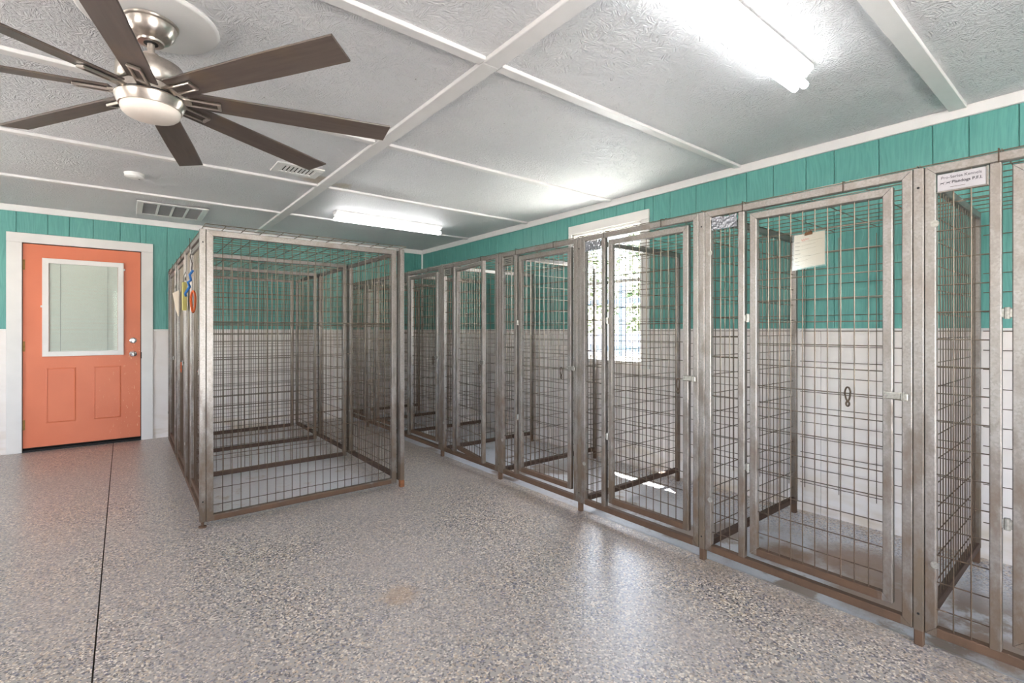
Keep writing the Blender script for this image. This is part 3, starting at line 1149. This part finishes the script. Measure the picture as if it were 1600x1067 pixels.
strap('leash_strap', [(SX - .003, 4.00, 1.76), (SX - .012, 4.03, 1.72), (SX - .003, 4.00, 1.67), (SX - .006, 4.01, 1.61)], .02, 'strap', 'thin dark strap tied near the top of the free-standing kennel door', 'strap')
q = MB().path([(SX - .004, 3.93, 1.615), (SX - .022, 3.94, 1.585), (SX - .014, 3.95, 1.55), (SX - .030, 3.97, 1.535), (SX - .016, 4.0, 1.51), (SX - .036, 4.08, 1.465), (SX - .030, 4.10, 1.45)], .008, 6).build('nylon_collar', M['blue'], None, (SX, 3.95, 1.45))
tag(q, 'blue nylon dog collar hooked on the free-standing kennel', 'collar')
pts = [(SX - .010 - .012 * math.sin(a), 3.86 + .05 * math.sin(2 * a) * .3, 1.40 + .07 * math.cos(a)) for a in [2 * PI * k / 16 for k in range(16)]]
q = MB().path(pts, .007, 6, True).build('rope_collar', M['orange'], None, (SX, 3.86, 1.33), True)
tag(q, 'orange rope loop hanging on the free-standing kennel below the blue collar', 'collar')
tagt = tag(empty('paper_tag', (SX, 4.42, 1.36)), 'narrow yellow tag hanging on the free-standing kennel door', 'tag')
BB(-.026, -.0, -.04, .04, 0, .21, .001).build('tag_strip', M['yellow'], tagt)
MB().path([(-.015, 0, .21), (-.02, .01, .25), (-.005, .0, .29)], .002, 5).build('string', M['strap'], tagt)
q = MB().prism([(SX - .003, 5.02, 1.55), (SX - .040, 5.08, 1.53), (SX - .020, 5.06, 1.39), (SX - .003, 5.04, 1.33)], (.0015, .08, 0)).build('record_card', M['paper'], None, (SX, 5.04, 1.33))
tag(q, 'white paper card curling off the middle free-standing kennel', 'card')
snap_hook(SX - .012, 4.70, .955, 'orange snap hook hanging from a latch of the free-standing kennels', .085, 'orange', 'snap hooks hanging on kennel doors')


# ------------------------------------------------------------------ ceiling fan
FX, FY = .085, 2.40
fan = tag(empty('ceiling_fan', (FX, FY, ZC)), 'eight-blade ceiling fan with brushed nickel motor and frosted light', 'ceiling fan')


def fpart(name, m, mat, parent=None, smooth=True):
    o = m.build(name, mat, parent or fan, (0, 0, 0), smooth)
    return o


def fz(prof):
    return MB().lathe([(r, z - ZC) for r, z in prof], 0, 0, 40)


fpart('ceiling_medallion', fz([(.232, 2.4405), (.234, 2.432), (.228, 2.426), (.222, 2.424), (.01, 2.424)]), M['white'])
fpart('canopy', fz([(.088, 2.4245), (.093, 2.420), (.092, 2.413), (.086, 2.409), (.085, 2.398), (.077, 2.376), (.062, 2.358), (.045, 2.349), (.043, 2.342), (.026, 2.341)]), M['nickel'])
fpart('canopy_collar', fz([(.024, 2.345), (.024, 2.339), (.014, 2.338)]), M['black'])
fpart('downrod', fz([(.0125, 2.36), (.0125, 2.27)]), M['nickel'])
mot = fpart('motor_housing', fz([(.014, 2.300), (.026, 2.299), (.028, 2.284), (.046, 2.281), (.049, 2.266), (.090, 2.262), (.106, 2.252), (.112, 2.235), (.113, 2.180), (.104, 2.168), (.06, 2.160)]), M['nickel'])
fpart('flywheel', fz([(.098, 2.165), (.098, 2.128), (.085, 2.122)]), M['nickel'])
ring = fpart('light_ring', fz([(.075, 2.128), (.113, 2.124), (.117, 2.117), (.115, 2.108), (.108, 2.092), (.104, 2.084), (.096, 2.082)]), M['nickel'])
fpart('black_gasket', fz([(.108, 2.131), (.108, 2.123), (.09, 2.122)]), M['black'], ring)
fpart('light_dome', fz([(.0985, 2.088), (.099, 2.074), (.095, 2.062), (.083, 2.051), (.060, 2.044), (.030, 2.041), (.002, 2.040)]), M['dome'], ring)
bm_ = MB()
NB = 12
for (zt,) in ((0,),):
    rings = []
    for k in range(NB + 1):
        u = k / NB
        r = .125 + u * .80
        hw = .047 + .009 * min(1, u * 1.6)
        skew = .0
        yo0, yo1 = -hw, hw
        th = .004
        ra, rb = r, r
        if k == NB:
            ra, rb = r - .002, r - .016
        if k == NB - 1:
            ra, rb = r, r - .004
        rings.append([(ra, yo0, -th), (rb, yo1, -th), (rb, yo1 + .002, 0), (rb, yo1, th), (ra, yo0, th), (ra, yo0 - .002, 0)])
    bm_.loft(rings)
b0 = bm_.build('blade', M['blade'], fan, (0, 0, 0), True)
ir = MB()
PZ = -.0105
for sy in (-1, 1):
    ir.bbox(.085, .235, sy * .018 - .004, sy * .018 + .004, PZ - .005, PZ + .006, .002)
ir.bbox(.227, .240, -.022, .022, PZ - .005, PZ + .006, .002).bbox(.080, .135, -.024, .024, PZ - .004, PZ + .008, .003)
i0 = ir.build('blade_bracket', M['nickel'], b0, (0, 0, 0))
for k in range(8):
    b = b0 if k == 0 else copy_tree(b0, fan)
    b.rotation_euler = Matrix.Rotation(math.radians(31.5 + 45 * k), 3, 'Z').to_4x4().to_3x3().__matmul__(Matrix.Rotation(math.radians(-13), 3, 'X')).to_euler()
    b.location = (0, 0, 2.143 - ZC)


# ------------------------------------------------------------------ ceiling fixtures
def light_fixture(x0, x1, y, label):
    t = tag(empty('strip_light', ((x0 + x1) / 2, y, ZC)), label, 'ceiling light', 'twin-tube strip lights on the ceiling')
    L = (x1 - x0) / 2
    hb = MB()
    hb.loft([[(sx, -.060, -.001), (sx, .060, -.001), (sx, .060, -.018), (sx, .030, -.046), (sx, -.030, -.046), (sx, -.060, -.018)] for sx in (-L, L)])
    hb.build('housing', M['plastic'], t)
    for sx in (-L + .03, L - .045):
        BB(sx, sx + .015, -.036, .036, -.078, -.045).build('lamp_holder', M['plastic'], t)
    for sy in (-.021, .021):
        prof = [(-L - .004, .010), (-L + .002, .0175), (L - .002, .0175), (L + .004, .010)]
        MB().loft([[(sx, sy + r * math.cos(2 * PI * k / 16), -.082 + r * math.sin(2 * PI * k / 16)) for k in range(16)] for sx, r in prof]).build('tube', M['tube'], t, smooth=True)
    return t


light_fixture(1.27, 2.50, .965, 'bright twin-tube strip light on the ceiling panel in front of the window')
light_fixture(1.70, 2.93, 5.07, 'twin-tube strip light on the ceiling by the far corner, beyond the free-standing kennels')
light_fixture(-2.5, -1.27, .965, 'added twin-tube strip light, out of view near the rear wall')  # unseen fixture added to brighten the room
light_fixture(-2.5, -1.27, 5.07, 'added twin-tube strip light, out of view over the floor by the orange door')  # another unseen fixture, added for more light at the far end

light_fixture(-2.5, -1.27, 3.0, 'added twin-tube strip light, out of view mid-room beside the fan')  # third unseen fixture, added as extra room light

# return-air grille
vx0, vx1, vy0, vy1 = .10, .68, 5.80, 6.44
v = tag(empty('return_vent', ((vx0 + vx1) / 2, (vy0 + vy1) / 2, ZC)), 'large white four-section return air grille on the ceiling near the door wall', 'vent')
a, b = (vx1 - vx0) / 2, (vy1 - vy0) / 2
m = MB()
zb_, zt_ = -.014, -.0005
m.bbox(-a, a, -b, -b + .05, zb_, zt_).bbox(-a, a, b - .05, b, zb_, zt_).bbox(-a, -a + .05, -b + .05, b - .05, zb_, zt_).bbox(a - .05, a, -b + .05, b - .05, zb_, zt_)
m.build('frame', M['plastic'], v)
B(-a + .04, a - .04, -b + .04, b - .04, -.003, -.001).build('filter', M['filter'], v)
for k in range(3):
    x = -a + .05 + (2 * a - .10) * (k + 1) / 4
    BB(x - .011, x + .011, -b + .05, b - .05, -.012, -.002).build('divider_bar', M['plastic'], v)
fs_ = MB()
for k in range(36):
    y = -b + .055 + (2 * b - .11) * k / 35
    fs_.box(-a + .05, a - .05, y - .0012, y + .0012, -.009, -.003)
q = fs_.build('grille_fins', M['filter'], v)
q['kind'] = 'stuff'
BB(-a - .006, a + .004, -b - .008, -b - .001, -.004, -.0005).build('shadow_strip', M['black'], v)  # black strip painted in for the shadow along the grille edge

# supply register
vx0, vx1, vy0, vy1 = .875, 1.21, 3.83, 4.08
v = tag(empty('supply_vent', ((vx0 + vx1) / 2, (vy0 + vy1) / 2, ZC)), 'small white slotted air register on the ceiling behind the fan blade', 'vent')
a, b = (vx1 - vx0) / 2, (vy1 - vy0) / 2
m = MB()
m.bbox(-a, a, -b, -b + .05, -.012, -.0005).bbox(-a, a, b - .05, b, -.012, -.0005).bbox(-a, -a + .05, -b + .05, b - .05, -.012, -.0005).bbox(a - .05, a, -b + .05, b - .05, -.012, -.0005)
m.build('frame', M['plastic'], v)
B(-a + .04, a - .04, -b + .04, b - .04, -.003, -.001).build('duct_shade_sheet', M['black'], v)  # black sheet whose colour stands for the shade inside the duct
for k in range(9):
    x = -a + .055 + (2 * a - .11) * k / 8
    MB().prism([(x - .004, -b + .05, -.003), (x + .006, -b + .05, -.011), (x + .009, -b + .05, -.011), (x - .001, -b + .05, -.003)], (0, 2 * b - .10, 0)).build('louver', M['plastic'], v)

sd = tag(empty('smoke_detector', (.067, 4.85, ZC)), 'round white smoke detector on the ceiling between the fan and the return grille', 'smoke detector')
MB().lathe([(.066, -.0005), (.066, -.012), (.060, -.014)], 0, 0, 32).build('base', M['plastic'], sd, smooth=True)
MB().lathe([(.062, -.012), (.062, -.026), (.052, -.036), (.03, -.040), (.002, -.041)], 0, 0, 32).build('cover', M['plastic'], sd, smooth=True)
MB().lathe([(.006, -.0395), (.006, -.043), (.001, -.0435)], .03, 0, 10).build('test_button', M['filter'], sd)

# ------------------------------------------------------------------ outdoors
tag(B(-40, 60, -40, 50, -.4, -.17).build('ground', M['ground']), 'pale ground outside the building', kind='structure')
tag(MB().box(XR + .15, XR + .25, YN - .5, YF + .7, ZC + .0, ZC + .06).box(XR + .23, XR + .26, YN - .5, YF + .7, ZC - .12, ZC + .06).build('trim_4', M['eave']), 'eave overhang above the window', kind='structure')
tag(B(XL - .5, XR + .26, YN - .5, YF + .7, ZC + .1, ZC + .2).build('roof', M['eave']), 'roof deck over the room', kind='structure')
gw = tag(empty('garden_wall', (9.0, 8.0, -.17)), 'low white wall outside the window', 'wall')
B(-.1, .1, -7, 6, 0, 1.25).build('wall_body', M['shedwall'], gw)
BB(-.14, .14, -7, 6, 1.25, 1.31, .01).build('wall_cap', M['shedwall'], gw)
fe = tag(empty('porch_railing', (6.2, 5.0, -.17)), 'blue-grey post and rail porch frame outside the window', 'railing')
for y in (-2.4, -1.2, 0.0, 1.2, 2.4):
    BB(-.04, .04, y - .04, y + .04, 0, 2.2, .005).build('post', M['fence'], fe)
for z in (1.80, 1.05):
    BB(-.025, .025, -2.4, 2.4, z, z + .09, .005).build('rail', M['fence'], fe)
for k, (x, y, h, lm_) in enumerate(((12, 8.2, 4.6, 'leaf'), (11.6, 11.8, 5.2, 'leaf2'), (15.2, 15.2, 6.0, 'leaf'), (16.5, 11.6, 5.8, 'leaf2'))):
    t = tag(empty('leafy_tree', (x, y, -.17)), ['dark green leafy tree outside the window', 'pale green leafy tree outside beyond the porch rail', 'tall dark green tree outside behind the pale tree', 'tall pale green tree outside behind the two nearer trees'][k], 'tree', 'trees outside the window')
    MB().path([(0, 0, 0), (.05, .03, h * .35), (0, .1, h * .7)], .12, 8).build('trunk', M['trunk'], t)
    m = MB()
    rnd = random.Random(k)
    for _ in range(2800):
        d = Vector((rnd.gauss(0, 1), rnd.gauss(0, 1), rnd.gauss(0, 1))).normalized() * (rnd.random() ** .4)
        p = Vector((d.x * 1.7, d.y * 1.7, h * .55 + d.z * h * .48))
        u = Vector((rnd.gauss(0, 1), rnd.gauss(0, 1), rnd.gauss(0, 1))).normalized()
        w_ = u.orthogonal().normalized()
        s_ = .07 + .07 * rnd.random()
        m.add([p - u * s_, p + w_ * s_ * .5, p + u * s_, p - w_ * s_ * .5], [(0, 1, 2, 3)])
    q = m.build('crown', M[lm_], t)
    q['kind'] = 'stuff'
